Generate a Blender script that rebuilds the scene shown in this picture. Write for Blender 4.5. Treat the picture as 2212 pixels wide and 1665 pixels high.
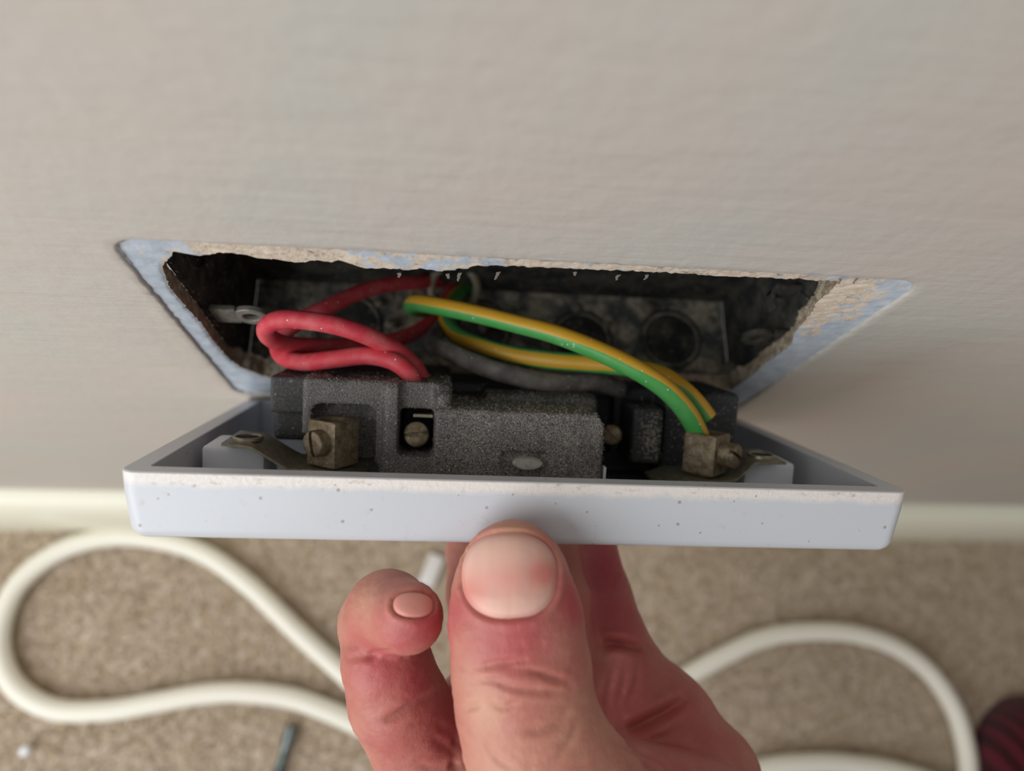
import bpy, bmesh, math, random
import numpy as np
from mathutils import Vector, Matrix, noise

# ---------------------------------------------------------------- reset
for o in list(bpy.data.objects): bpy.data.objects.remove(o, do_unlink=True)
scn = bpy.context.scene
COL = scn.collection
S = 0.001                       # everything below is authored in millimetres
random.seed(7); rng = np.random.default_rng(7)

# ---------------------------------------------------------------- camera
W, H, F = 2212, 1665, 1539.0
CAM = np.array([-17.90, -59.84, 156.27])
CM = np.array([[9.93645926e-01, -3.38997955e-02, -1.07324641e-01],
               [-9.61352991e-04, 9.50971671e-01, -3.09276504e-01],
               [1.12547103e-01, 3.07414515e-01, 9.44896537e-01]])
cd = bpy.data.cameras.new('camera'); cam = bpy.data.objects.new('camera', cd); COL.objects.link(cam)
cd.sensor_width = 36; cd.lens = 36 * F / W; cd.clip_start = 0.005; cd.clip_end = 50
mw = Matrix([list(CM[i]) + [CAM[i] * S] for i in range(3)] + [[0, 0, 0, 1]])
cam.matrix_world = mw
cd.dof.use_dof = True; cd.dof.focus_distance = 0.139; cd.dof.aperture_fstop = 8.3
scn.camera = cam

# ---------------------------------------------------------------- light
wd = bpy.data.worlds.new('World'); scn.world = wd; wd.use_nodes = True
bg = wd.node_tree.nodes['Background']; bg.inputs[0].default_value = (1.0, 0.965, 0.92, 1); bg.inputs[1].default_value = 0.32
def area(name, loc, target, size, power, color=(1, 1, 1), sy=None):
    l = bpy.data.lights.new(name, 'AREA'); l.energy = power; l.color = color; l.size = size
    if sy: l.shape = 'RECTANGLE'; l.size_y = sy
    o = bpy.data.objects.new(name, l); COL.objects.link(o); o.location = loc
    o.rotation_euler = (Vector(target) - Vector(loc)).to_track_quat('-Z', 'Y').to_euler()
    return o
area('window_light', (-0.42, -0.36, 0.24), (0, -0.02, -0.04), 0.55, 4.1, (0.965, 0.99, 1.0), 0.6)
scn.view_settings.view_transform = 'Standard'; scn.view_settings.look = 'None'
scn.view_settings.gamma = 1; scn.view_settings.exposure = 0.0; scn.view_settings.use_curve_mapping = False

# ---------------------------------------------------------------- helpers
def at(px, py, Z):              # point seen at a pixel of the photograph, Z mm along the view axis
    c = np.array([(px - W / 2) / F * Z, -(py - H / 2) / F * Z, -Z])
    return CAM + CM @ c
def on(px, py, v, ax):          # where the line of sight meets the plane coordinate[ax] = v
    d = CM @ np.array([(px - W / 2) / F, -(py - H / 2) / F, -1.0])
    return CAM + d * (v - CAM[ax]) / d[ax]
def lin(c):                     # sRGB 0-255 -> linear
    return tuple(((x / 255) / 12.92 if x / 255 <= .04045 else ((x / 255 + .055) / 1.055) ** 2.4) for x in c) + (1,)
def obj(name, vs, fs, mats, parent=None, smooth=True, mi=None):
    me = bpy.data.meshes.new(name)
    vs = np.asarray(vs, float) * S
    me.from_pydata([tuple(v) for v in vs] if len(vs) < 5000 else vs.tolist(), [], fs if isinstance(fs, list) else fs.tolist())
    for m in (mats if isinstance(mats, (list, tuple)) else [mats]): me.materials.append(m)
    me.polygons.foreach_set('use_smooth', [smooth] * len(me.polygons))
    if mi is not None: me.polygons.foreach_set('material_index', mi)
    me.update()
    o = bpy.data.objects.new(name, me); COL.objects.link(o)
    if parent: o.parent = parent
    return o
def empty(name, loc=(0, 0, 0), rot=(0, 0, 0)):
    o = bpy.data.objects.new(name, None); COL.objects.link(o); o.empty_display_size = .02
    o.location = Vector(loc) * S; o.rotation_euler = rot
    return o
def tag(o, label=None, cat=None, group=None, kind=None):
    for k, v in (('label', label), ('category', cat), ('group', group), ('kind', kind)):
        if v: o[k] = v
    return o
def from_bm(name, bm, mat, parent=None, smooth=False):
    me = bpy.data.meshes.new(name); bmesh.ops.scale(bm, vec=(S, S, S), verts=bm.verts)
    bm.normal_update(); bm.to_mesh(me); bm.free(); me.materials.append(mat)
    me.polygons.foreach_set('use_smooth', [smooth] * len(me.polygons))
    if smooth: me.set_sharp_from_angle(angle=math.radians(38))
    o = bpy.data.objects.new(name, me); COL.objects.link(o)
    if parent: o.parent = parent
    return o
def bm_box(bm, lo, hi, bev=0.0, rotz=0, piv=None):
    r = bmesh.ops.create_cube(bm, size=1)['verts']
    lo, hi = Vector(lo), Vector(hi); c = (lo + hi) / 2; d = hi - lo
    for v in r: v.co = Vector((v.co.x * d.x, v.co.y * d.y, v.co.z * d.z)) + c
    if bev:
        es = list({e for v in r for e in v.link_edges})
        out = bmesh.ops.bevel(bm, geom=es, offset=bev, segments=2, profile=.5, affect='EDGES')
    return r
def catmull(P, n=12):
    P = [np.array(p, float) for p in P]; P = [2 * P[0] - P[1]] + P + [2 * P[-1] - P[-2]]
    out = []
    for i in range(1, len(P) - 2):
        for k in range(n):
            t = k / n; a, b, c, d = P[i - 1:i + 3]
            out.append(.5 * ((2 * b) + (-a + c) * t + (2 * a - 5 * b + 4 * c - d) * t * t + (-a + 3 * b - 3 * c + d) * t ** 3))
    out.append(P[-2]); return np.array(out)
def tube(P, r, seg=20, ref=None, n=12, taper=None):
    """P: points (N x 3); ref: per point reference direction (angle 0 of the ring). returns verts, faces, face angles"""
    C_ = catmull(P, n); T = np.gradient(C_, axis=0); T /= np.linalg.norm(T, axis=1)[:, None]
    if ref is not None:
        Rf = catmull(ref, n)
    else:
        Rf = np.zeros_like(C_); u = np.cross(T[0], [0.3, .2, 1.0]); Rf[0] = u
        for i in range(1, len(C_)): u = Rf[i - 1] - T[i] * (Rf[i - 1] @ T[i]); Rf[i] = u / np.linalg.norm(u)
    Rf = Rf - T * np.sum(Rf * T, 1)[:, None]; Rf /= np.linalg.norm(Rf, axis=1)[:, None]
    B = np.cross(T, Rf)
    vs, fs, an = [], [], []
    for i in range(len(C_)):
        rr = r if np.isscalar(r) else np.interp(i / (len(C_) - 1), np.linspace(0, 1, len(r)), r)
        for k in range(seg):
            a = 2 * math.pi * k / seg
            vs.append(C_[i] + rr * (math.cos(a) * Rf[i] + math.sin(a) * B[i]))
    for i in range(len(C_) - 1):
        for k in range(seg):
            k2 = (k + 1) % seg
            fs.append((i * seg + k, (i + 1) * seg + k, (i + 1) * seg + k2, i * seg + k2)); an.append((k + .5) / seg * 360)
    fs.append(tuple(range(seg))); an.append(180); m = (len(C_) - 1) * seg
    fs.append(tuple(m + k for k in reversed(range(seg)))); an.append(180)
    return vs, fs, an
def surface_nets(f, org, h):
    s = f < 0
    nx, ny, nz = f.shape
    c = np.zeros((nx - 1, ny - 1, nz - 1), np.int8)
    for a in (0, 1):
        for b in (0, 1):
            for d in (0, 1): c += s[a:nx - 1 + a, b:ny - 1 + b, d:nz - 1 + d]
    I = np.argwhere((c > 0) & (c < 8)); del c
    idx = -np.ones((nx - 1, ny - 1, nz - 1), np.int32); idx[I[:, 0], I[:, 1], I[:, 2]] = np.arange(len(I))
    acc = np.zeros((len(I), 3)); cnt = np.zeros(len(I))
    cor = [(a, b, d) for a in (0, 1) for b in (0, 1) for d in (0, 1)]
    val = {q: f[I[:, 0] + q[0], I[:, 1] + q[1], I[:, 2] + q[2]] for q in cor}
    for q in cor:
        for ax in range(3):
            if q[ax]: continue
            q2 = list(q); q2[ax] = 1; q2 = tuple(q2); a, b = val[q], val[q2]
            m = (a < 0) != (b < 0); t = np.where(m, a / np.where(m, a - b, 1), 0)
            p = np.tile(np.array(q, float), (len(I), 1)); p[:, ax] = t
            acc += p * m[:, None]; cnt += m
    V = (I + acc / cnt[:, None]) * h + org
    Fc = []
    for ax in range(3):
        sl0 = [slice(None)] * 3; sl1 = [slice(None)] * 3; sl0[ax] = slice(0, -1); sl1[ax] = slice(1, None)
        e = s[tuple(sl0)] != s[tuple(sl1)]
        E_ = np.argwhere(e); o1, o2 = [(1, 2), (2, 0), (0, 1)][ax]
        ok = (E_[:, o1] > 0) & (E_[:, o2] > 0) & (E_[:, o1] < f.shape[o1] - 1) & (E_[:, o2] < f.shape[o2] - 1)
        E_ = E_[ok]
        def g(a, b):
            q = E_.copy(); q[:, o1] -= a; q[:, o2] -= b; return idx[q[:, 0], q[:, 1], q[:, 2]]
        Q = np.stack([g(1, 1), g(0, 1), g(0, 0), g(1, 0)], 1)
        flip = ~s[E_[:, 0], E_[:, 1], E_[:, 2]]
        Q[flip] = Q[flip][:, ::-1]
        Fc.append(Q)
    return V, np.concatenate(Fc)
def fbm(x, y, z, o=4): return noise.fractal(Vector((x, y, z)), 1.0, 2.0, o)

# ---------------------------------------------------------------- materials
class NT:
    def __init__(s, name):
        s.m = bpy.data.materials.new(name); s.m.use_nodes = True; s.t = s.m.node_tree
        s.b = s.t.nodes['Principled BSDF']; s.co = s.t.nodes.new('ShaderNodeTexCoord').outputs['Object']
        s.h = None
    def n(s, ty, **k):
        nd = s.t.nodes.new('ShaderNode' + ty)
        for a, v in k.items():
            if a[0] == 'i' and a[1:].isdigit(): s.set(nd.inputs[int(a[1:])], v)
            elif a in nd.inputs.keys(): s.set(nd.inputs[a], v)
            else: setattr(nd, a, v)
        return nd
    def set(s, sock, v):
        if isinstance(v, bpy.types.NodeSocket): s.t.links.new(v, sock)
        else: sock.default_value = v
    def map(s, scale=(1, 1, 1), co=None):
        return s.n('Mapping', Vector=co or s.co, Scale=scale).outputs[0]
    def noise(s, mm, detail=4, rough=.55, stretch=(1, 1, 1), dist=0):   # mm = feature size
        k = 1000 / mm
        return s.n('TexNoise', Vector=s.map(tuple(k * q for q in stretch)), Scale=1.0, Detail=detail, Roughness=rough, Distortion=dist).outputs[0]
    def voro(s, mm, feature='F1', stretch=(1, 1, 1)):
        k = 1000 / mm
        return s.n('TexVoronoi', Vector=s.map(tuple(k * q for q in stretch)), Scale=1.0, feature=feature)
    def ramp(s, v, a, b, lo=0.0, hi=1.0):
        nd = s.n('MapRange', Value=v); nd.inputs[1].default_value = a; nd.inputs[2].default_value = b
        nd.inputs[3].default_value = lo; nd.inputs[4].default_value = hi; return nd.outputs[0]
    def math(s, op, a, b=0.0): 
        nd = s.n('Math', operation=op); s.set(nd.inputs[0], a); s.set(nd.inputs[1], b); return nd.outputs[0]
    def mix(s, f, a, b):
        nd = s.n('Mix', data_type='RGBA'); s.set(nd.inputs[0], f); s.set(nd.inputs[6], a); s.set(nd.inputs[7], b); return nd.outputs[2]
    def bump(s, h, dist_mm, strength=1.0):
        nd = s.n('Bump', Height=h, Strength=strength, Distance=dist_mm * S)
        if s.h: s.t.links.new(s.h, nd.inputs['Normal'])
        s.h = nd.outputs[0]; return nd
    def fin(s, col=None, rough=.5, metal=0, spec=.5, **k):
        if col is not None: s.set(s.b.inputs['Base Color'], col)
        s.set(s.b.inputs['Roughness'], rough); s.set(s.b.inputs['Metallic'], metal); s.set(s.b.inputs['Specular IOR Level'], spec)
        for a, v in k.items(): s.set(s.b.inputs[a.replace('_', ' ')], v)
        if s.h: s.t.links.new(s.h, s.b.inputs['Normal'])
        return s.m
    def attr(s, name): return s.n('Attribute', attribute_name=name)
    def specks(s, mm, size, keep):      # small round spots: 1 inside
        v = s.voro(mm); d = s.ramp(v.outputs['Distance'], size, size * .6)
        sep = s.n('SeparateColor', i0=v.outputs['Color'])
        return s.math('MULTIPLY', d, s.math('GREATER_THAN', sep.outputs[0], 1 - keep))

def m_wall():
    t = NT('wall_paint'); c = t.mix(t.ramp(t.noise(45, 3), .35, .65), lin((196, 186, 178)), lin((190, 187, 180)))
    t.bump(t.noise(9, 4, .55, (.22, 1, 1), .3), .5)
    t.bump(t.noise(1.8, 3, .6, (.07, 1, 1)), .13)
    t.bump(t.noise(4, 4), .22)
    return t.fin(c, .5, spec=.3)
def m_border():
    t = NT('old_paint_and_plaster'); a = t.attr('bare').outputs['Fac']
    blue = t.mix(t.ramp(t.noise(4, 4), .35, .65), lin((196, 204, 214)), lin((174, 183, 195)))
    tan = t.mix(t.ramp(t.noise(1.6, 5, .7), .35, .65), lin((206, 186, 166)), lin((226, 212, 196)))
    dirt = t.ramp(t.noise(2.2, 5, .7), .56, .70)
    tan = t.mix(dirt, tan, lin((128, 112, 98)))
    m = t.ramp(t.math('ADD', a, t.math('MULTIPLY', t.math('SUBTRACT', t.noise(3.0, 5, .65), .5), 1.6)), .45, .55)
    c = t.mix(m, blue, tan)
    t.bump(t.math('MULTIPLY', t.noise(1.2, 5, .7), t.math('ADD', a, .12)), .32)
    return t.fin(c, .75, spec=.2)
def m_reveal():
    t = NT('broken_plaster'); c = t.mix(t.ramp(t.noise(2.0, 6, .7), .35, .65), lin((160, 144, 124)), lin((222, 206, 182)))
    t.bump(t.noise(1.0, 6, .75), .6); return t.fin(c, .9, spec=.1)
def m_boxmetal():
    t = NT('dirty_galvanised'); c = t.mix(t.ramp(t.noise(7, 6, .65), .42, .62), lin((48, 51, 51)), lin((92, 87, 78)))
    c = t.mix(t.specks(1.5, .28, .3), c, lin((140, 132, 118)))
    t.bump(t.noise(1.0, 5, .7), .2); return t.fin(c, .8, .1, .2)
def m_boxfloor():
    t = NT('mortar_stained_metal'); c = t.mix(t.ramp(t.noise(9, 5, .6), .42, .58), lin((92, 98, 98)), lin((196, 186, 166)))
    c = t.mix(t.ramp(t.noise(2, 5, .7), .45, .65, 0, .6), c, lin((84, 80, 74)))
    t.bump(t.noise(1.0, 5, .7), .3); return t.fin(c, .85, .0, .2)
def m_plastic_black():
    t = NT('dusty_black_moulding')
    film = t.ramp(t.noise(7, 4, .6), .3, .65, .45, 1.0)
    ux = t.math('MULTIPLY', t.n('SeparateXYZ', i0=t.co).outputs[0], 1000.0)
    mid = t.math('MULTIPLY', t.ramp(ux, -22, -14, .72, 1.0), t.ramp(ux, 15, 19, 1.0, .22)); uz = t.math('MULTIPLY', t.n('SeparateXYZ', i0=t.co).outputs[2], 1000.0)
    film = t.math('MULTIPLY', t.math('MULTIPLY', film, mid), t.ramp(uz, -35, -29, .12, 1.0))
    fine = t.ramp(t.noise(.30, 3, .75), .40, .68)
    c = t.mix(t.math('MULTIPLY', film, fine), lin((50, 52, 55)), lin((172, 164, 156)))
    c = t.mix(t.specks(1.1, .16, .22), c, lin((190, 188, 184)))
    t.bump(t.noise(.35, 3, .7), .03); return t.fin(c, .55, 0, .4)
def m_wire(name, rgb, dust=.25, dcol=(200, 180, 175), rough=.42):
    t = NT(name); c = t.mix(t.ramp(t.noise(3.5, 4), .4, .8, 0, dust), lin(rgb), lin(dcol))
    c = t.mix(t.specks(1.2, .15, .22), c, lin((232, 232, 226)))
    t.bump(t.noise(.5, 3), .03); return t.fin(c, rough, 0, .4)
def m_metal(name, a, b, rough=.45, metal=.8, speck=.2):
    t = NT(name); c = t.mix(t.ramp(t.noise(1.5, 5, .65), .4, .65), lin(a), lin(b))
    c = t.mix(t.specks(.9, .18, speck), c, lin((190, 186, 176)))
    t.bump(t.noise(.5, 4), .04); return t.fin(c, rough, metal, .4)
def m_plate():
    t = NT('speckled_white_plastic')
    sp = t.math('MAXIMUM', t.specks(4.2, .10, .7), t.specks(2.0, .13, .2))
    ed = t.noise(.9, 4, .7)
    sep = t.n('SeparateXYZ', i0=t.co); w = sep.outputs[1]
    near = t.ramp(t.math('ADD', t.math('MULTIPLY', w, 1000.0), t.math('MULTIPLY', t.noise(5, 4), 1.8)), -1.9, -.7)
    outer = t.math('GREATER_THAN', sep.outputs[2], -0.0012)
    near = t.math('MULTIPLY', t.math('MULTIPLY', near, outer), t.math('LESS_THAN', w, -0.00012))
    base = lin((200, 203, 209))
    c = t.mix(near, base, t.mix(t.ramp(t.noise(1.4, 5, .75, (.5, 1, 1)), .56, .72), lin((228, 221, 216)), lin((186, 172, 162))))
    smu = t.math('MULTIPLY', t.ramp(t.noise(3.2, 6, .75), .60, .72), .35)
    c = t.mix(smu, c, lin((186, 158, 140)))
    c = t.mix(t.math('MULTIPLY', sp, .65), c, lin((140, 122, 108)))
    t.bump(t.math('MULTIPLY', near, ed), .12)
    return t.fin(c, .34, 0, .45)
def m_simple(name, rgb, rough=.5, metal=0, bump_mm=None, bd=.05, var=None, **k):
    t = NT(name); c = lin(rgb)
    if var: c = t.mix(t.ramp(t.noise(var[0], 4), .35, .65), lin(rgb), lin(var[1]))
    if bump_mm: t.bump(t.noise(bump_mm, 4), bd)
    return t.fin(c, rough, metal, **k)
def m_carpet():
    t = NT('beige_carpet')
    a = t.mix(t.ramp(t.noise(9, 5, .65), .38, .62), lin((190, 170, 142)), lin((204, 186, 162)))
    b = t.mix(t.ramp(t.noise(3.2, 4, .7), .42, .62), a, lin((216, 200, 184)))
    b = t.mix(t.ramp(t.noise(4.5, 4, .7), .55, .7), b, lin((166, 147, 114)))
    t.bump(t.noise(2.2, 4, .7), 1.6); t.bump(t.noise(12, 3), 1.5)
    return t.fin(b, .95, 0, .1)
def m_skin():
    t = NT('skin'); r = t.attr('red').outputs['Fac']; p = t.attr('pale').outputs['Fac']
    base = t.mix(t.ramp(t.noise(9, 4, .6), .35, .68), lin((188, 130, 114)), lin((176, 106, 96)))
    red = t.math('ADD', r, t.math('MULTIPLY', t.math('SUBTRACT', t.noise(7, 4, .6), .5), .5))
    c = t.mix(t.ramp(red, .05, 1.0), base, lin((176, 72, 80)))
    c = t.mix(p, c, lin((204, 160, 130)))
    t.bump(t.noise(2.4, 5, .6, (1, .45, 1)), .16); t.bump(t.voro(.55).outputs['Distance'], .035)
    return t.fin(c, .48, 0, .4, Subsurface_Weight=.35, Subsurface_Radius=(1.0, .35, .2), Subsurface_Scale=.0022)
def m_nail():
    t = NT('nail'); a = t.attr('zone').outputs['Fac']      # 0 pale base / tip, 1 pink middle
    c = t.mix(t.ramp(a, 0, 1), lin((226, 184, 168)), lin((210, 126, 116)))
    c = t.mix(t.ramp(t.noise(1.6, 3, .5, (1, .05, .05)), .35, .65, 0, .25), c, lin((196, 160, 150)))
    t.bump(t.noise(1.2, 2, .5, (1, .04, .04)), .03)
    return t.fin(c, .42, 0, .35, Subsurface_Weight=.2, Subsurface_Radius=(1.0, .4, .3), Subsurface_Scale=.001)
MW, MB_, MR, MX = m_wall(), m_border(), m_reveal(), m_boxmetal(); MXF = m_boxfloor()
M_BLK = m_plastic_black(); M_PL = m_plate(); M_CARP = m_carpet(); M_SKIN = m_skin(); M_NAIL = m_nail()
M_RED = m_wire('red_insulation', (200, 56, 70), .55, (206, 128, 126), .6); M_GRN = m_wire('green_insulation', (72, 158, 78), .25, (150, 180, 140))
M_YEL = m_wire('yellow_insulation', (206, 158, 44), .2, (205, 180, 110)); M_BLW = m_wire('black_insulation', (92, 86, 84), .8, (150, 142, 134), .7)
M_BRS = m_metal('tarnished_brass', (112, 98, 74), (150, 138, 118), .55, .55); M_BRG = m_metal('brass_strap', (172, 166, 142), (138, 134, 116), .38, .7, .08)
M_STL = m_metal('dull_steel', (150, 148, 140), (120, 118, 110), .5, .5, .1)
M_CREAM = m_simple('cream_gloss_paint', (236, 233, 214), .32, bump_mm=18, bd=.3, spec=.45)
M_CAB = m_simple('white_flex', (242, 238, 224), .38, spec=.45)
M_GREYSH = m_simple('grey_cable_sheath', (120, 120, 112), .6)

# ================================================================ SETTING
# wall with the square of old paint where the faceplate used to sit and a broken hole inside it
HOLE = [(375,546),(362,566),(350,580),(357,600),(366,624),(400,664),(437,705),(462,742),(497,781),(522,797),(545,806),(559,812),(586,819),(800,824),(1100,833),(1400,841),
        (1577,846),(1612,822),(1653,788),(1700,755),(1712,743),(1714,725),(1733,703),(1753,682),(1765,658),(1782,644),(1798,631),(1814,613),(1768,611),(1680,605),(1562,601),(1480,595),(1400,591),
        (1300,587),(1207,583),(1120,580),(1033,577),(1017,579),(1008,585),(990,583),(980,588),(965,588),(946,590),(925,585),(908,583),(880,587),(854,585),(835,583),(820,583),(790,584),(765,576),
        (735,567),(710,570),(681,567),(650,571),(621,570),(590,564),(573,565),(540,556),(516,552),(495,549),(472,549),(460,553),(440,556),(421,555),(398,550)]
hp = np.array([on(x, y, 0.8, 1)[[0, 2]] for x, y in HOLE])
NR = 720
def polar(poly, th):
    d = np.array([math.cos(th), math.sin(th)]); best = 1e9
    n_ = len(poly)
    for i in range(n_):
        a, b = poly[i], poly[(i + 1) % n_]; e = b - a; den = d[0] * e[1] - d[1] * e[0]
        if abs(den) < 1e-9: continue
        t = (a[0] * e[1] - a[1] * e[0]) / den; u = (a[0] * d[1] - a[1] * d[0]) / den
        if t > 0 and -1e-6 <= u <= 1 + 1e-6: best = min(best, t)
    return d * best
def rrect(hw, hh, r, n=8):
    pts = []
    for cx, cz, a0 in ((hw - r, hh - r, 0), (-hw + r, hh - r, 90), (-hw + r, -hh + r, 180), (hw - r, -hh + r, 270)):
        for k in range(n + 1):
            a = math.radians(a0 + 90 * k / n); pts.append((cx + r * math.cos(a), cz + r * math.sin(a)))
    return np.array(pts)
# ring directions: dense parametrisation by perimeter of a 146 x 86 rectangle
per = rrect(73, 43.8, 5.5, 10) + np.array([0, .8]); seg = np.linalg.norm(np.roll(per, -1, 0) - per, axis=1); cum = np.concatenate([[0], np.cumsum(seg)])
TH = []
for k in range(NR):
    s_ = k / NR * cum[-1]; i = int(np.searchsorted(cum, s_, 'right') - 1); i = min(i, len(per) - 1); q = per[i] + (per[(i + 1) % len(per)] - per[i]) * (s_ - cum[i]) / seg[i]
    TH.append(math.atan2(q[1], q[0]))
imp = np.array([polar(per, t) for t in TH])
def jit(p, a, sc, seed): 
    n_ = fbm(p[0] / sc, p[1] / sc, seed); return p * (1 + a * n_ / np.linalg.norm(p))
rings, ys = [], []
r0 = np.array([jit(p, .3, 1.8, 3) for p in imp]); 
rings += [r0, r0 * 1.0, np.array([jit(p * (1 + .7 / np.linalg.norm(p)), 0.25, 2.5, 5) for p in imp]), np.array([p * (1 + 2.4 / np.linalg.norm(p)) for p in imp]), np.array([p * (1 + 7 / np.linalg.norm(p)) for p in imp])]
yy = [np.full(NR, .6), np.array([.15 + .1 * fbm(p[0] / 2, p[1] / 2, 1) for p in imp]), np.array([-.12 + .16 * fbm(p[0] / 3, p[1] / 3, 9) for p in imp]), np.full(NR, -.05), np.zeros(NR)]
big = np.array([[2000, 2000], [-2000, 2000], [-2000, -267], [2000, -267]], float)
rings.append(np.array([polar(big, t) for t in TH])); yy.append(np.zeros(NR))
# the four corner directions of the big rectangle snap exactly
for c in big:
    i = int(np.argmin([abs(math.atan2(c[1], c[0]) - t) for t in TH])); rings[-1][i] = c
vs = [(p[0], y, p[1]) for R_, Y in zip(rings, yy) for p, y in zip(R_, Y)]
fs = [(a * NR + k, a * NR + (k + 1) % NR, (a + 1) * NR + (k + 1) % NR, (a + 1) * NR + k) for a in range(len(rings) - 1) for k in range(NR)]
wall = tag(obj('wall_back', vs, fs, MW), kind='structure')
wall['label'] = 'beige painted wall with brush marks around the open socket hole'
# strip of older pale blue paint and bare plaster
hol = np.array([jit(polar(hp, t), .35, 1.0, 21) for t in TH])
NB = 7; vs, bare = [], []
for a in range(NB + 1):
    for k in range(NR):
        t = a / NB; p = r0[k] * (1 - t) + hol[k] * t
        wid = np.linalg.norm(r0[k] - hol[k])
        nz = fbm(p[0] / 1.3, p[1] / 1.3, 2, 5) * min(1, wid / 2)
        y = .6 + .07 * nz + (.4 * t * t)
        top = p[1] > 35 and abs(p[0]) < 62
        b = 0.0
        if p[1] > 36: b = 1.0 if p[0] < -2 else .7
        if p[1] > 34 and p[0] < -60: b = .35
        if -34 < p[0] < -6 and p[1] > 34: b = .5
        if p[0] > 50 and p[1] > 10: b = .22 + .75 * t * min(1, (p[1] - 10) / 15)
        if p[0] > 50 and p[1] < 10: b = .12
        if a == NB and p[0] < -50: b = .6
        y += b * (.3 + .25 * nz)
        vs.append((p[0], y, p[1])); bare.append(b)
fs = [(a * NR + (k + 1) % NR, a * NR + k, (a + 1) * NR + k, (a + 1) * NR + (k + 1) % NR) for a in range(NB) for k in range(NR)]
bo = obj('old_paint_border', vs, fs, MB_, wall); bo['label'] = 'strip of old pale blue paint and bare plaster left by the faceplate'
bo.data.attributes.new('bare', 'FLOAT', 'POINT').data.foreach_set('value', bare)
last = [v for v in vs[NB * NR:]]
vs2 = list(last)
for a in range(1, 7):
    for k in range(NR):
        x, y, z = last[k]; L = math.hypot(x, z); t = a / 6
        out = .9 * fbm(x / 1.5, z / 1.5, a * .6, 5) - (1.5 * t if z > -20 else .5 * t) + (1.1 * t if z < -20 else 0)
        vs2.append((x * (1 - out / L * .8), y + 4.6 * t + .3 * fbm(x, z, 4.0 + a), z * (1 - out / L * .8)))
fs = [(a * NR + (k + 1) % NR, a * NR + k, (a + 1) * NR + k, (a + 1) * NR + (k + 1) % NR) for a in range(6) for k in range(NR)]
ob = obj('plaster_reveal', vs2, fs, MR, wall); ob['label'] = 'rough brown broken plaster inside the hole edge'
# loose flakes of paint hanging from the top edge
bm = bmesh.new()
for px, py, ln in ((993, 588, 2.2), (1077, 586, 1.9), (862, 588, .8), (966, 590, .9), (1336, 592, 1.0), (1395, 592, .8), (1240, 586, .4), (1811, 600, 1.0), (1768, 604, .9), (1848, 600, 1.1)):
    p = on(px, py, .4, 1); prev = None; x, z = p[0], p[2] + .4
    for q in range(6):
        w_ = .28 * (1 - q / 6.5) + .06
        a = [bm.verts.new((x - w_, p[1] - .4 - .1 * q, z)), bm.verts.new((x + w_, p[1] - .2 - .12 * q, z - .1))]
        if prev: bm.faces.new((prev[0], prev[1], a[1], a[0]))
        prev = a; x += random.uniform(-.22, .28); z -= ln / 5 * 1.0
fl = from_bm('paint_flakes', bm, m_simple('flake', (140, 130, 120), .9), wall); fl['kind'] = 'stuff'
sm = fl.modifiers.new('thick', 'SOLIDIFY'); sm.thickness = .00012

# skirting board
prof = [(0, -216.5), (-3.5, -216.8), (-6.5, -218.2), (-9, -221), (-11, -226), (-13.2, -233), (-14.4, -240), (-14.6, -268), (0, -268)]
bm = bmesh.new(); A = [bm.verts.new((-2000, y, z)) for y, z in prof]; B = [bm.verts.new((2000, y, z)) for y, z in prof]
for i in range(len(prof)): j = (i + 1) % len(prof); bm.faces.new((A[i], A[j], B[j], B[i]))
bm.faces.new(list(reversed(A))); bm.faces.new(B)
sk = tag(from_bm('baseboard_back', bm, M_CREAM, smooth=True), kind='structure'); sk['label'] = 'cream gloss skirting board along the carpet'

# floor: carpet
bm = bmesh.new(); bmesh.ops.create_grid(bm, x_segments=2, y_segments=2, size=1)
for v in bm.verts: v.co = Vector((v.co.x * 2000, -1500 + v.co.y * 1500, -267))
fl_ = tag(from_bm('floor', bm, M_CARP), kind='structure'); fl_['label'] = 'beige flecked carpet'
# pile tufts inside the part of the floor in view
n_ = 60000
px = rng.uniform(-300, 400, n_); py_ = rng.uniform(-190, -15, n_); hh = rng.uniform(.8, 2.0, n_); aa = rng.uniform(0, 6.28, n_); ww = rng.uniform(.5, .95, n_)
lx, ly = rng.normal(0, .9, n_), rng.normal(0, .9, n_)
V3 = np.zeros((n_, 4, 3)); 
for k in range(3):
    V3[:, k, 0] = px + ww * np.cos(aa + k * 2.094); V3[:, k, 1] = py_ + ww * np.sin(aa + k * 2.094); V3[:, k, 2] = -267.2
V3[:, 3, 0] = px + lx; V3[:, 3, 1] = py_ + ly; V3[:, 3, 2] = -267 + hh
b_ = np.arange(n_) * 4
FF = np.concatenate([np.stack([b_, b_ + 1, b_ + 3], 1), np.stack([b_ + 1, b_ + 2, b_ + 3], 1), np.stack([b_ + 2, b_, b_ + 3], 1)])
pile = obj('carpet_pile', V3.reshape(-1, 3), FF, M_CARP, fl_, smooth=False); pile['kind'] = 'stuff'

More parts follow.
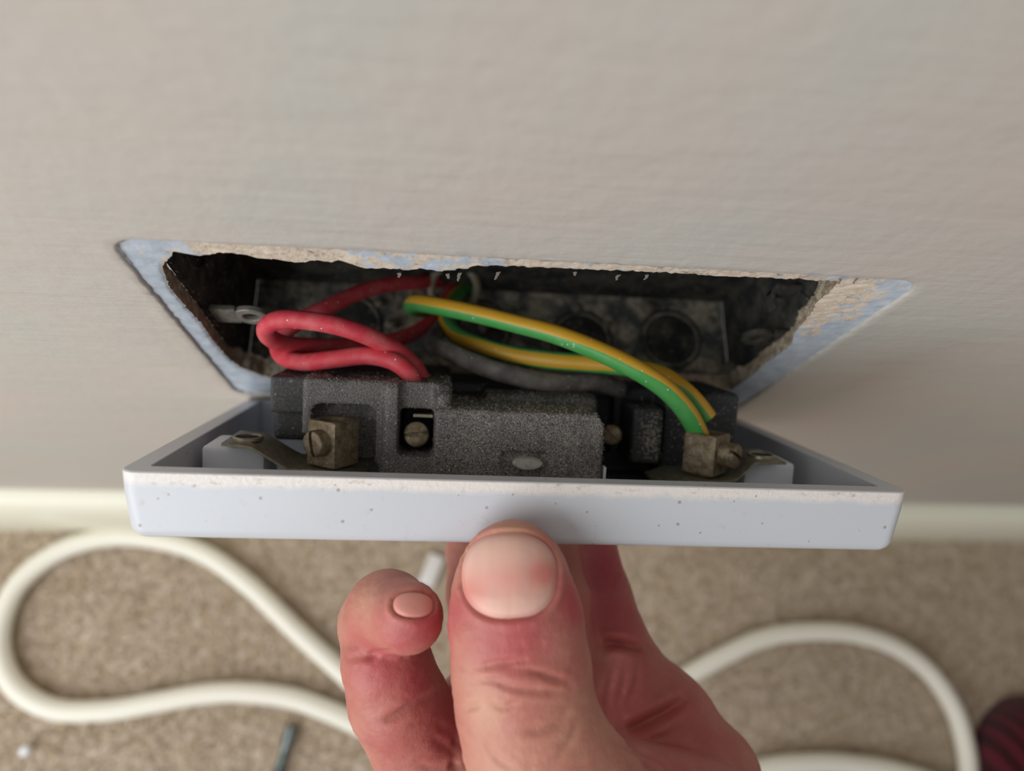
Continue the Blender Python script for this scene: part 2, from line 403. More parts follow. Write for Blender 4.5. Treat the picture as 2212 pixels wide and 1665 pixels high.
# ================================================================ METAL BACK BOX
X0, X1, Y0, Y1, Z0, Z1 = -68.9, 68.0, 4.2, 31.5, -34.0, 38.5
bx = tag(empty('back_box', (0, Y0, Z0)), 'dirty grey metal back box sunk in the wall behind the plaster hole', 'electrical box')
def bxp(name, mk, mat=MX, smooth=False, parent=None):
    bm = bmesh.new(); mk(bm); bmesh.ops.translate(bm, vec=(0, -Y0, -Z0), verts=bm.verts)
    return from_bm(name, bm, mat, parent or bx, smooth)
bxp('back_panel', lambda b: bm_box(b, (X0, Y1, Z0), (X1, Y1 + 1.2, Z1)))
bxp('side_panel', lambda b: (bm_box(b, (X0, Y0, Z0 - 1.2), (X1, Y1 + 1.2, Z0), .2)), MXF)
bxp('side_panel', lambda b: (bm_box(b, (X0, Y0, Z1), (X1, Y1 + 1.2, Z1 + 1.2), .2)))
def side(b, x, s):
    bm_box(b, (min(x, x + s * 1.2), Y0 + 1, Z0), (max(x, x + s * 1.2), Y1, Z1 - 1))
bxp('side_panel', lambda b: side(b, X0, -1)); bxp('side_panel', lambda b: side(b, X1, 1))
def disc(b, c, r, h, axis='Z', seg=32, hole=0, bev=.15):
    """ring or disc of height h centred on c, its axis along `axis`"""
    loops = []
    prof = [(r - bev, -h / 2), (r, -h / 2 + bev), (r, h / 2 - bev), (r - bev, h / 2)]
    if hole: prof += [(hole + bev, h / 2), (hole, h / 2 - bev), (hole, -h / 2 + bev), (hole + bev, -h / 2)]
    for rr, z in prof:
        lp = []
        for k in range(seg):
            a = 2 * math.pi * k / seg; p = (rr * math.cos(a), rr * math.sin(a), z)
            if axis == 'Y': p = (p[0], p[2], p[1])
            if axis == 'X': p = (p[2], p[0], p[1])
            lp.append(b.verts.new(Vector(p) + Vector(c)))
        loops.append(lp)
    for i in range(len(loops) - 1 + (1 if hole else 0)):
        a_, c_ = loops[i], loops[(i + 1) % len(loops)]
        for k in range(seg): b.faces.new((a_[k], a_[(k + 1) % seg], c_[(k + 1) % seg], c_[k]))
    if not hole:
        b.faces.new(loops[0]); b.faces.new(list(reversed(loops[-1])))
    bmesh.ops.recalc_face_normals(b, faces=b.faces)
for x, y in ((51, 18.5), (24, 17), (-6, 19), (-43, 19)):
    bxp('knockout', lambda b: disc(b, (x, y, Z0 + .1), 9.5, .9, hole=8.7), MX, smooth=True)
    bxp('knockout', lambda b: disc(b, (x, y, Z0 + .05), 7.9, .5), MX, smooth=True)
for x, y, z in ((X0 + .1, 18, 18), (X0 + .1, 18, -16), (X1 - .1, 18, 18), (X1 - .1, 18, -16)):
    bxp('knockout', lambda b: disc(b, (x, y, z), 9, .7, 'X', hole=8.2), smooth=True)
M_DSTL = m_metal('dark_steel', (84, 82, 76), (64, 62, 58), .6, .4, .05)  # darker steel tone for the right lug and the earth tab
for sx, cx in ((-1, -60.3), (1, 61.2)):           # fixing lugs for the faceplate screws
    def lug(b):
        disc(b, (cx, 6.2, 0), 4.0, 1.3, 'Y', hole=1.9); bm_box(b, (min(cx + sx * 2.9, cx + sx * 8.5), 5.55, -3.6), (max(cx + sx * 2.9, cx + sx * 8.5), 6.85, 3.6), .15)
    lg = bxp('fixing_lug', lug, M_STL if sx < 0 else M_DSTL, True)
# slotted earth tab and loose clip on the right side
def earth_tab(b):
    bm_box(b, (X1 - 6.5, 14, 6), (X1, 15, 12), .2); bm_box(b, (X1 - 6.5, 10, 6), (X1 - 5.6, 15, 9), .2)
bxp('earth_tab', earth_tab, M_DSTL)
# rubber grommet where the cable comes in
def grom(b):
    disc(b, (0, 0, 0), 7.5, 3.0, hole=5.4, bev=.7)
    bmesh.ops.rotate(b, cent=(0, 0, 0), matrix=Matrix.Rotation(math.radians(35), 3, 'X'), verts=b.verts); bmesh.ops.translate(b, vec=(-13.5, 28.5, -27), verts=b.verts)
gr = bxp('grommet', grom, m_simple('pale_rubber', (150, 142, 124), .7), True); gr['label'] = 'pale rubber cable grommet'

# fine mortar dust and crumbs lying in the box
vsr, fsr = [], []
def pebble(c, r, seed, sq=(1, 1, 1)):
    bm = bmesh.new(); bmesh.ops.create_icosphere(bm, subdivisions=2, radius=1)
    for v in bm.verts:
        d = 1 + .35 * noise.noise(v.co * 1.4 + Vector((seed, seed * 1.7, 0))); v.co = Vector((v.co.x * sq[0], v.co.y * sq[1], v.co.z * sq[2])) * d * r + Vector(c)
    return bm
vs, fs = [], []
for k in range(900):
    x = random.uniform(X0 + 1, X1 - 1); y = 6 + 25 * random.random() ** .8; r = random.choice([.2, .3, .4, .6]); 
    if noise.noise(Vector((x / 12, y / 9, 3))) < -.05: continue
    b0 = len(vs)
    for dx, dy, dz in ((1, 0, 0), (0, 1, 0), (-1, 0, 0), (0, -1, 0), (0, 0, 1), (0, 0, -1)):
        q = random.uniform(.6, 1.3) * r; vs.append((x + dx * q, y + dy * q, Z0 + .4 * r + dz * q))
    for a, b, c in ((0, 1, 4), (1, 2, 4), (2, 3, 4), (3, 0, 4), (1, 0, 5), (2, 1, 5), (3, 2, 5), (0, 3, 5)): fs.append((b0 + a, b0 + b, b0 + c))
md = obj('mortar_grit', vs, fs, m_simple('grit', (140, 132, 118), .9, var=(2, (110, 104, 94))), None, False)
tag(md, 'fine grey mortar grit scattered over the bottom of the back box', 'grit', kind='stuff')
M_CR = m_simple('mortar', (140, 132, 116), .92, bump_mm=.8, bd=.3, var=(1.5, (100, 94, 84)))
crumbs = [(1400, 665, 2.3, 'pale round mortar crumb at the back edge of the box floor, above the right knockout'), (1245, 665, 1.6, 'small mortar crumb at the back of the box, above the crossing earth wires'),
          (1310, 700, 1.3, 'tiny mortar crumb just above the upper earth wire in the box'), (735, 655, 2.0, 'grey mortar crumb showing under the arch of the back red wire'),
          (845, 700, 1.8, 'grey mortar crumb between the two red wires, left of the earth wire bend'), (1045, 705, 1.8, 'pale mortar crumb seen between the two earth wires'),
          (820, 655, 1.5, 'small mortar crumb right below the highest red wire'), (1535, 690, 1.3, 'tiny mortar crumb at the right end of the box floor near the lug')]
for i, (x, y, r, lb) in enumerate(crumbs):
    p = on(x, y, Z0 + r * .6, 2); o = from_bm('mortar_crumb', pebble((0, 0, 0), r, i * 3.1, (1, .9, .7)), M_CR, None, True); o.location = Vector(p) * S
    tag(o, lb, 'crumb', 'mortar crumbs in the back box')
for (x, y, r, sq, lb) in ((1588, 800, 3.6, (1.25, .9, .8), 'large pale mortar lump in the right front corner of the back box'),
                          (1500, 815, 3.0, (1.8, .5, .35), 'flat pale mortar flake left of the large lump at the right of the box'),
                          (605, 785, 4.2, (1.2, .9, .7), 'big grey mortar lump at the left front of the back box under the red wires')):
    p = on(x, y, Z0 + r * sq[2] * .8, 2); o = from_bm('mortar_lump', pebble((0, 0, 0), r, x * .01, sq), M_CR, None, True); o.location = Vector(p) * S
    tag(o, lb, 'mortar lump')

# ================================================================ SOCKET FACEPLATE (pulled forward, back side up)
RPx = math.radians(25.3)
sock = empty('socket_faceplate', (1.1, -36.5, 28.8), (RPx, -0.0038, -0.0083))
tag(sock, 'white plastic double socket faceplate tilted out of the wall with black moulded back', 'socket')
bpy.context.view_layer.update()
PM = np.array(sock.matrix_world); PR = PM[:3, :3]; PT = PM[:3, 3] / S
def loc2w(u, w, v): return PR @ np.array([u, w, -v]) + PT
# shell : loops of rounded rectangles, local x = u, y = w, z = -v
def loop(inset, w, r): return [(x, w, z - 43) for x, z in rrect(73 - inset, 43 - inset, max(.4, r), 8)]
L = [loop(4.5, -9.6, .8), loop(4.4, -8.8, .8), loop(4.1, -.15, .8), loop(3.95, 0, .9), loop(.25, 0, 3.0), loop(0, -.25, 3.2), loop(.25, -4, 3.1), loop(1.0, -10.6, 3.0), loop(1.35, -11.6, 3.0), loop(2.1, -12.3, 2.6), loop(3.2, -12.5, 2.2)]
n_ = len(L[0]); vs = [p for l in L for p in l]
fs = [(a * n_ + k, a * n_ + (k + 1) % n_, (a + 1) * n_ + (k + 1) % n_, (a + 1) * n_ + k) for a in range(len(L) - 1) for k in range(n_)]
fs += [tuple(reversed(range(n_))), tuple((len(L) - 1) * n_ + k for k in range(n_))]
sh = obj('shell', vs, fs, M_PL, sock); sh.data.set_sharp_from_angle(angle=math.radians(35))
def lp(name, mk, mat, smooth=True, parent=sock):
    bm = bmesh.new(); mk(bm); return from_bm(name, bm, mat, parent, smooth)
# switches and pin holes on the hidden front
M_DARK = m_simple('dark_slot', (25, 25, 25), .7)
for u in (-30, 30):
    lp('rocker_switch', lambda b: bm_box(b, (u - 5, -14.2, -19), (u + 5, -12.3, -8), .5), m_simple('white_plastic', (236, 238, 240), .35))
    for du, dv, a_, b_ in ((0, 30, 2.0, 4.2), (-11, 50, 3.3, 2.0), (11, 50, 3.3, 2.0)):
        lp('pin_slot', lambda b: bm_box(b, (u + du - a_, -12.7, -dv - b_), (u + du + a_, -12.2, -dv + b_)), M_DARK, False)
# white pillars around the fixing screw holes
M_WP = m_simple('white_plastic_inside', (208, 212, 220), .4, bump_mm=2, bd=.05)
lp('screw_pillar', lambda b: bm_box(b, (-66.5, -10, -36), (-53.8, -.5, -23.5), .9), M_WP)
lp('screw_pillar', lambda b: bm_box(b, (50.8, -10, -38), (62.6, -.8, -25.5), .9), M_WP)
# brass strap
def strap(b, prof, v0, v1, th=.85):
    pr2 = [(u, w + th) for u, w in prof]
    ring = prof + pr2[::-1]
    A = [b.verts.new((u, w, -v0)) for u, w in ring]; B = [b.verts.new((u, w, -v1)) for u, w in ring]; n = len(ring)
    for i in range(n): j = (i + 1) % n; b.faces.new((A[i], A[j], B[j], B[i]))
    m = len(prof)
    for k in range(m - 1):
        b.faces.new((A[k], A[n - 1 - k], A[n - 2 - k], A[k + 1])); b.faces.new((B[k + 1], B[n - 2 - k], B[n - 1 - k], B[k]))
    bmesh.ops.recalc_face_normals(b, faces=b.faces)
st = lp('earth_strap', lambda b: strap(b, [(-61.6, .3), (-56.6, 0.0), (-55.2, -.5), (-49.6, -3.9), (-48.2, -4.5), (-37.0, -4.9), (-33.0, -6.4)], 20.5, 34, .6), M_BRG); st['label'] = 'brass earth strap at the left terminal'
lp('eyelet', lambda b: disc(b, (-57.9, .9, -26.5), 3.1, .8, 'Y', hole=2.4), M_BRG, True, st)
st2 = lp('earth_strap', lambda b: strap(b, [(30.5, -6.6), (34.5, -5.2), (46.3, -4.8), (47.8, -4.2), (50.8, -1.0), (51.6, -.5), (58.5, -.3)], 22, 35, .6), M_BRG); st2['label'] = 'brass earth strap at the right terminal'
lp('eyelet', lambda b: disc(b, (55.2, .4, -27.6), 3.0, .8, 'Y', hole=2.3), M_BRG, True, st2)
for u0, w0_, v0_ in ((-57.9, .85, 26.5), (55.2, .35, 27.6)):
    lp('screw_hole', lambda b: disc(b, (u0, w0_, -v0_), 2.35, .3, 'Y'), M_DARK, True)

# black moulding : signed distance field of rounded blocks and pockets, in (u, w, v)
h = .42; lo = np.array([-58., -10.5, 16.]); hi_ = np.array([56., 17., 67.]); N3 = np.ceil((hi_ - lo) / h).astype(int) + 1
U = (lo[0] + h * np.arange(N3[0])).astype(np.float32)[:, None, None]; Wv = (lo[1] + h * np.arange(N3[1])).astype(np.float32)[None, :, None]; Vv = (lo[2] + h * np.arange(N3[2])).astype(np.float32)[None, None, :]
fld = np.full(tuple(N3), 9.0, np.float32)
def rb(u0, u1, w0, w1, v0, v1, r=.7):
    qx = np.abs(U - (u0 + u1) / 2) - (u1 - u0) / 2 + r; qy = np.abs(Wv - (w0 + w1) / 2) - (w1 - w0) / 2 + r; qz = np.abs(Vv - (v0 + v1) / 2) - (v1 - v0) / 2 + r
    return np.sqrt(np.maximum(qx, 0) ** 2 + np.maximum(qy, 0) ** 2 + np.maximum(qz, 0) ** 2) + np.minimum(np.maximum(np.maximum(qx, qy), qz), 0) - r
def add(*a, **k):
    global fld; fld = np.minimum(fld, rb(*a, **k))
def cut(*a, **k):
    global fld; fld = np.maximum(fld, -rb(*a, **k))
FLR = -9.2
add(-46.8, -27.5, FLR, 14.3, 25.5, 64, r=1.0)          # left block
add(-55.2, -44, 5.2, 13.4, 33.5, 60, r=.6); add(-55.0, -44, -1.5, 5.6, 36, 60, r=1.2)
add(-30, -15.6, FLR, 14.4, 22.2, 64, r=1.6)          # pocket block
add(-19.2, 16.6, FLR, 9.8, 19, 64, r=1.0)            # middle body
add(-19.0, -15.7, FLR, 13.2, 20, 40, r=1.6)
add(-16, 42, FLR, 12.4, 46, 64, r=1.5)               # rear body
add(-8, 18, FLR, 11.4, 33, 50, r=1.2)
add(26.6, 34.0, -4, 9.4, 34, 60, r=1.0); add(34.9, 44, FLR, 12.0, 37, 60, r=1.0)
add(43.4, 52.9, FLR, 13.3, 36, 62, r=1.4)
add(-46.5, 48, FLR, -8.4, 24, 66, r=.3)              # base flange
cut(-44.9, -31.4, -14, 8.9, 16, 29.8, r=2.2)         # recess round the left terminal
cut(-52, -38, -14, 2.4, 16, 30.5, r=1.5); cut(-52, -30.5, -14, -3.6, 16, 31, r=.8)
cut(-26.6, -18.9, -1.2, 20, 14, 24.6, r=1.6)         # channel
cut(-26.4, -19.2, -1.0, 8.8, 14, 36, r=1.2)          # pocket of the middle screw
cut(-8.5, -1.0, 8.0, 16, 38, 42.5, r=.8)             # trapezoid slots in the rear
cut(20, 25, -4, 10, 30, 50, r=1)
cut(-5.2, 5.4, -11, 1.6, 16, 20.0, r=1.4)            # recess round the rivet
cut(-14, 14, -12, -4.5, 16, 19.6, r=.6)
# wire entry holes in the top of the left block
for uu, vv, rr in ((-24.0, 29.5, 3.1), (-38.5, 33, 3.8)):
    d = np.sqrt((U - uu) ** 2 + (Vv - vv) ** 2) - rr; d = np.maximum(d, 11.5 - Wv + 0 * d); fld = np.maximum(fld, -d)
# chamfer at the right shoulder of the middle body
pl = (U - 16.6) * .8 + (Wv - 9.8) * .6 + 1.6
fld = np.where((Vv < 32) & (Wv > 2), np.maximum(fld, pl), fld)
fld[0] = 1; fld[-1] = 1; fld[:, 0] = 1; fld[:, -1] = 1; fld[:, :, 0] = 1; fld[:, :, -1] = 1
V, Q = surface_nets(fld, lo, h)
MV = np.stack([V[:, 0], V[:, 1], -V[:, 2]], 1); Q = Q[:, ::1]
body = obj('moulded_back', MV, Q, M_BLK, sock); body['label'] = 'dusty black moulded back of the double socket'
# check orientation
def fix_normals(o):
    bm = bmesh.new(); bm.from_mesh(o.data); 
    if bm.calc_volume(signed=True) < 0: bmesh.ops.reverse_faces(bm, faces=bm.faces); bm.to_mesh(o.data)
    bm.free()
fix_normals(body)
# middle terminal screw
def slot_screw(b, r=2.6, L_=5, dome=.7, sw=.35, sd=.7, seg=28):
    """axis +Z, head top at z=0"""
    prof = [(r, -L_), (r, -dome * 1.0), (r * .93, -dome * .45), (r * .75, -dome * .15), (r * .45, -.02)]
    loops = []
    for rr, z in prof: loops.append([b.verts.new((rr * math.cos(2 * math.pi * k / seg), rr * math.sin(2 * math.pi * k / seg), z)) for k in range(seg)])
    for a_, c_ in zip(loops, loops[1:]):
        for k in range(seg): b.faces.new((a_[k], a_[(k + 1) % seg], c_[(k + 1) % seg], c_[k]))
    b.faces.new(loops[-1]); b.faces.new(list(reversed(loops[0])))
    # slot: cut the head by bisecting and pressing the middle strip down
    for s_ in (-sw, sw):
        g = b.verts[:] + b.edges[:] + b.faces[:]
        bmesh.ops.bisect_plane(b, geom=g, plane_co=(0, s_, 0), plane_no=(0, 1, 0))
        g = b.verts[:] + b.edges[:] + b.faces[:]
        bmesh.ops.bisect_plane(b, geom=g, plane_co=(0, s_ * .93, 0), plane_no=(0, 1, 0))
    for v in b.verts:
        if abs(v.co.y) <= sw * .95 and v.co.z > -L_ * .8: v.co.z = min(v.co.z, 0) - sd
def place(b, loc, axis, spin=0):
    q = Vector(axis).to_track_quat('Z', 'Y').to_matrix().to_4x4()
    bmesh.ops.transform(b, matrix=Matrix.Translation(loc) @ q @ Matrix.Rotation(spin, 4, 'Z'), verts=b.verts)
def mk(b): slot_screw(b, 2.75, 8); place(b, (-22.8, 3.3, -24.6), (0, .25, 1), math.radians(8))
s1 = lp('terminal_screw', mk, M_BRS, True, body); s1['label'] = 'slotted brass screw in the square pocket'
def mk(b): slot_screw(b, 2.4, 5); place(b, (21.6, 2.8, -34), (-.35, .2, 1), math.radians(75))
lp('terminal_screw', mk, M_BRS, True, body)
lp('contact_blade', lambda b: bm_box(b, (-23.6, 6.7, -30), (-19.4, 7.4, -25.6), .1), M_BRG, False, body)
def mk(b):
    disc(b, (0, 0, 0), 3.2, 2.6, 'Z', 36, bev=.55)
    for v in b.verts: v.co.y *= .42
    bmesh.ops.translate(b, vec=(0.6, -1.0, -19.3), verts=b.verts)
rv = lp('rivet', mk, m_metal('bright_steel', (190, 188, 178), (160, 158, 148), .5, .3, .1), True, body); rv['label'] = 'grey oval steel rivet end near the rim'
lp('white_tab', lambda b: bm_box(b, (17.0, -8, -22), (17.7, -1.6, -20), .2), M_WP, True)
# brass terminal blocks
def block_mesh(b, hw, hd, w0, w1, hole_r, seg=28):
    """upright block with a wire hole in its top; local x,z plan, y up"""
    N = 48; outer, top_in = [], []
    def sq(a):
        c, s_ = math.cos(a), math.sin(a); k = min(hw / abs(c) if abs(c) > 1e-6 else 1e9, hd / abs(s_) if abs(s_) > 1e-6 else 1e9)
        k = min(k, math.hypot(hw, hd) * .96); return c * k, s_ * k
    Ls = []
    for i_, y in ((0, w0 + .25), (0, w1 - .25)): Ls.append([(sq(2 * math.pi * k / N), y) for k in range(N)])
    def ring(scale, y): return [b.verts.new((sq(2 * math.pi * k / N)[0] * scale, y, sq(2 * math.pi * k / N)[1] * scale)) for k in range(N)]
    def circ(r, y): return [b.verts.new((r * math.cos(2 * math.pi * k / N), y, r * math.sin(2 * math.pi * k / N))) for k in range(N)]
    seq = [ring(.93, w0), ring(1, w0 + .3), ring(1, w1 - .3), ring(.94, w1), circ(hole_r + .3, w1), circ(hole_r, w1 - .35), circ(hole_r, w1 - 6)]
    for a_, c_ in zip(seq, seq[1:]):
        for k in range(N): b.faces.new((a_[k], a_[(k + 1) % N], c_[(k + 1) % N], c_[k]))
    b.faces.new(seq[0]); b.faces.new(seq[-1]); bmesh.ops.recalc_face_normals(b, faces=b.faces)
def terminal(u, v, w0, w1, ang, screw_side, label):
    bmM = Matrix.Translation((u, 0, -v)) @ Matrix.Rotation(math.radians(ang), 4, 'Y')
    def mk(b):
        block_mesh(b, 3.85, 3.85, w0, w1, 2.7); bm_box(b, (-2.6, w0 - .6, -2.6), (2.6, w0 + .2, 2.6), .3); bmesh.ops.transform(b, matrix=bmM, verts=b.verts)
    tm = lp('terminal_block', mk, M_BRS); tm['label'] = label
    def mk(b):
        slot_screw(b, 2.75, 5.5, .8, .38, 1.0); 
        d = Vector((-1, 0, 0)) if screw_side < 0 else Vector((1, 0, 0))
        place(b, d * (6.6 if screw_side < 0 else 7.6) + Vector((0, (w0 + w1) / 2 + .4, 0)), d, math.radians(12 if screw_side < 0 else 62)); bmesh.ops.transform(b, matrix=bmM, verts=b.verts)
    lp('screw', mk, M_BRS, True, tm)
terminal(-40.0, 24.6, -3.7, 5.9, 56, -1, 'brass terminal block with a slotted screw at the left end')
terminal(42.0, 27.0, -3.7, 5.4, -46, 1, 'brass terminal block with the green and yellow wire at the right end')

# dust specks and fibres lying on the moulding
tri = MV[Q.astype(int)]; cen = tri.mean(1); nor = np.cross(tri[:, 2] - tri[:, 0], tri[:, 3] - tri[:, 1]); ar = np.linalg.norm(nor, axis=1); nor = nor / (ar[:, None] + 1e-9)
bmv = np.array([[v.normal[0], v.normal[1], v.normal[2]] for v in body.data.polygons]) if False else nor
sgn = -1.0 if np.mean((nor[:, 2] > .9) & (cen[:, 2] > -25)) < np.mean((nor[:, 2] < -.9) & (cen[:, 2] > -25)) else 1.0
nor = nor * sgn
wgt = np.clip(nor[:, 2] * .9 + nor[:, 1] * .35, 0, 1) * (cen[:, 2] > -40) * ar; wgt = np.where((cen[:, 0] > -17) & (cen[:, 0] < 17), wgt * 2.2, wgt); wgt = np.where(cen[:, 0] > 18, wgt * .35, wgt)
pick = rng.choice(len(cen), 9500, p=wgt / wgt.sum())
vs, fs = [], []
for j, i in enumerate(pick):
    c, n0 = cen[i] + rng.normal(0, .15, 3), nor[i]
    if j < 3400:
        r = rng.choice([.05, .07, .09, .13], p=[.45, .32, .18, .05]); b0 = len(vs)
        for d in ((1, 0, 0), (0, 1, 0), (-1, 0, 0), (0, -1, 0), (0, 0, 1), (0, 0, -1)): vs.append(c + n0 * r * .6 + np.array(d) * r * rng.uniform(.7, 1.2))
        fs += [(b0 + a, b0 + b, b0 + q) for a, b, q in ((0, 1, 4), (1, 2, 4), (2, 3, 4), (3, 0, 4), (1, 0, 5), (2, 1, 5), (3, 2, 5), (0, 3, 5))]
    else:
        t = np.cross(n0, rng.normal(0, 1, 3)); t /= np.linalg.norm(t) + 1e-9; b = np.cross(n0, t); ln = rng.uniform(.2, .75); cu = rng.normal(0, .5); p = c + n0 * .05; b0 = len(vs); K = 4
        for k in range(K + 1):
            s_ = k / K * ln; q = p + t * s_ + b * cu * s_ * s_ + n0 * .35 * ln * math.sin(s_ / ln * 3.1); wv = .02
            vs.append(q + b * wv); vs.append(q - b * wv); vs.append(q + n0 * wv)
        for k in range(K):
            o_ = b0 + k * 3
            for a, bb in ((0, 1), (1, 2), (2, 0)): fs.append((o_ + a, o_ + bb, o_ + 3 + bb, o_ + 3 + a))
def speck(c, r):
    b0 = len(vs)
    for d in ((1, 0, 0), (0, 1, 0), (-1, 0, 0), (0, -1, 0), (0, 0, 1), (0, 0, -1)): vs.append(np.array(c) + np.array(d) * r * rng.uniform(.7, 1.2))
    for a, b, q in ((0, 1, 4), (1, 2, 4), (2, 3, 4), (3, 0, 4), (1, 0, 5), (2, 1, 5), (3, 2, 5), (0, 3, 5)): fs.append((b0 + a, b0 + b, b0 + q))
for i in rng.choice(len(cen), 260, p=wgt / wgt.sum()): speck(cen[i], rng.uniform(.12, .24))
for _ in range(420):                                   # spatter on the right column and block
    u_ = rng.normal(31.2, 1.6); w_ = rng.normal(2.2, 2.6)
    if 27 < u_ < 33.6 and -3 < w_ < 9: speck((u_, w_, -33.95), rng.uniform(.06, .2))
for _ in range(70): speck((rng.uniform(35.5, 52), rng.uniform(-1, 11), -36.0), rng.uniform(.08, .2))
du = obj('dust', vs, fs, m_simple('dust', (190, 180, 168), .9), body, False); du['kind'] = 'stuff'

# ================================================================ WIRES
def wire(name, pts, r, mats, label, cat='wire', ref=None, yr=None, group=None):
    P = [at(*p) for p in pts]; rf = None
    if ref is not None: rf = [CM @ (np.array(q, float) / np.linalg.norm(q)) for q in ref]
    vs, fs, an = tube(P, r, 24, rf, 14)
    mi = None
    if yr is not None:
        mi = [1 if (abs((a + 180) % 360 - 180) < yr) else 0 for a in an]
    o = obj(name, vs, fs, mats, None, True, mi); tag(o, label, cat, group)
    return o
wire('red_wire', [(965, 590, 214), (945, 606, 205), (900, 610, 196), (840, 614, 188), (770, 634, 180), (690, 672, 172), (625, 708, 170), (602, 742, 168.5), (610, 769, 166), (650, 782, 160.5), (720, 776, 157), (790, 768, 156), (845, 778, 155), (880, 802, 154.5), (894, 828, 154.5), (897, 850, 156)],
     2.02, [M_RED], 'red wire with the lower loop, entering the black moulding in front')
wire('red_wire', [(985, 600, 213), (968, 640, 203), (942, 684, 196), (900, 716, 190), (850, 735, 184), (780, 746, 177), (700, 748, 170), (620, 744, 163), (582, 728, 158), (576, 706, 155), (605, 690, 153), (660, 692, 152), (730, 704, 151.5), (800, 728, 153.5), (862, 762, 157.5), (897, 796, 159.5), (913, 828, 160.5), (916, 850, 161.5)],
     2.02, [M_RED], 'red wire with the upper loop bulging to the left, entering the moulding behind')
wire('earth_wire', [(1010, 628, 212), (960, 655, 205), (915, 668, 194), (891, 664, 184), (900, 655, 175), (950, 662, 169), (1020, 676, 165), (1110, 698, 161), (1200, 722, 158), (1290, 757, 156), (1370, 796, 155.5), (1435, 838, 156.5), (1480, 886, 158.5), (1508, 936, 161), (1514, 960, 162.5)],
     [2.25, 2.25, 2.2, 2.15, 2.1, 2.2, 2.25, 2.3, 2.3], [M_GRN, M_YEL], 'green and yellow striped wire running into the right brass terminal',
     ref=[(0, 1, .5)] * 9 + [(.1, 1, .3)] * 2 + [(.55, 1, .1)] * 2 + [(1, .8, -.05)] * 2, yr=72)
wire('earth_wire', [(1050, 612, 214), (1000, 628, 206), (974, 655, 196), (965, 690, 187), (985, 724, 180), (1040, 748, 175), (1110, 767, 171), (1190, 778, 168), (1270, 784, 166.5), (1350, 792, 165), (1420, 806, 164), (1470, 838, 163.5), (1502, 868, 163.5), (1529, 903, 164)],
     [2.1, 2.15, 2.2, 2.2, 2.2], [M_GRN, M_YEL], 'green and yellow striped wire ending bare of its core beside the right terminal',
     ref=[(-.6, .3, .7)] * 3 + [(-.7, -.3, .8)] * 2 + [(0, -.1, 1)] * 4 + [(0, .2, 1)] * 2 + [(.5, .8, .8)] * 3, yr=52)
wire('black_wire', [(1010, 640, 208), (960, 700, 190), (935, 738, 176), (960, 754, 170), (1020, 782, 167), (1090, 806, 166), (1160, 822, 167), (1225, 828, 169), (1290, 826, 172), (1340, 842, 176)],
     [2.1, 2.2, 2.3, 2.35, 2.35, 2.3], [M_BLW], 'dusty black wire under the green and yellow wires')
o = wire('cable_sheath', [(1000, 575, 225), (990, 600, 216), (985, 618, 208)], 4.6, [M_GREYSH], 'grey cable sheath end coming through the grommet at the back of the box', 'cable')

# ================================================================ FLOOR THINGS
def on_floor(px, py, z=-261.0): return on(px, py, z, 2)
cpts = [(740, 1452), (640, 1362), (540, 1266), (440, 1196), (340, 1166), (235, 1160), (130, 1190), (45, 1255), (4, 1340), (2, 1420), (40, 1490), (120, 1532), (230, 1534), (330, 1518), (430, 1500), (520, 1495), (620, 1506), (700, 1532), (790, 1572),
        (900, 1620), (1010, 1650), (1120, 1645), (1230, 1605), (1340, 1545), (1460, 1474), (1560, 1418), (1650, 1378), (1740, 1364), (1840, 1368), (1930, 1396), (2005, 1450), (2060, 1530), (2085, 1610), (2092, 1680), (2080, 1780)]
P = [on_floor(*p) for p in cpts]
pre = [on_floor(2400, 1800), on_floor(2150, 1740), on_floor(1960, 1672), on_floor(1850, 1652), on_floor(1750, 1648), on_floor(1640, 1662), on_floor(1500, 1720), on_floor(1300, 1770), on_floor(1100, 1740), on_floor(920, 1610, -257), on_floor(830, 1532, -258)]
P = pre + P
vs, fs, an = tube(P, 5.3, 20, None, 12)
tag(obj('flex_cable', vs, fs, M_CAB), 'white round flex cable looping across the carpet on both sides of the hand', 'cable')
# small glass bead
bm = bmesh.new(); bmesh.ops.create_uvsphere(bm, u_segments=24, v_segments=14, radius=2.7)
o = from_bm('bead', bm, m_simple('white_glass', (245, 248, 252), .12, spec=.8), None, True); o.location = Vector(on_floor(55, 1621, -263)) * S
tag(o, 'tiny shiny white bead on the carpet at the lower left', 'bead')
# screwdriver lying on the carpet
sd = tag(empty('screwdriver', on_floor(630, 1570, -262)), 'slim metal screwdriver on the carpet left of the hand, blade towards the wall', 'screwdriver')
a0 = on_floor(632, 1568, -263.5); a1 = on_floor(601, 1668, -263.5); a2 = on_floor(575, 1760, -262); a3 = on_floor(540, 1900, -262)
def rel(P): return [np.array(p) - on_floor(630, 1570, -262) for p in P]
vs, fs, an = tube(rel([a0, a0 * .7 + a1 * .3, a0 * .3 + a1 * .7, a1, a2]), [3.1, 3.0, 2.2, 2.3, 2.5, 2.5], 16)
obj('shaft', vs, fs, m_metal('tool_steel', (96, 108, 108), (130, 140, 140), .35, .8, .02), sd)
vs, fs, an = tube(rel([a2, a2 * .9 + a3 * .1, a3 * .6 + a2 * .4, a3]), [5, 8, 9, 8.5, 6], 16)
obj('handle', vs, fs, m_simple('yellow_plastic', (200, 190, 120), .3), sd)
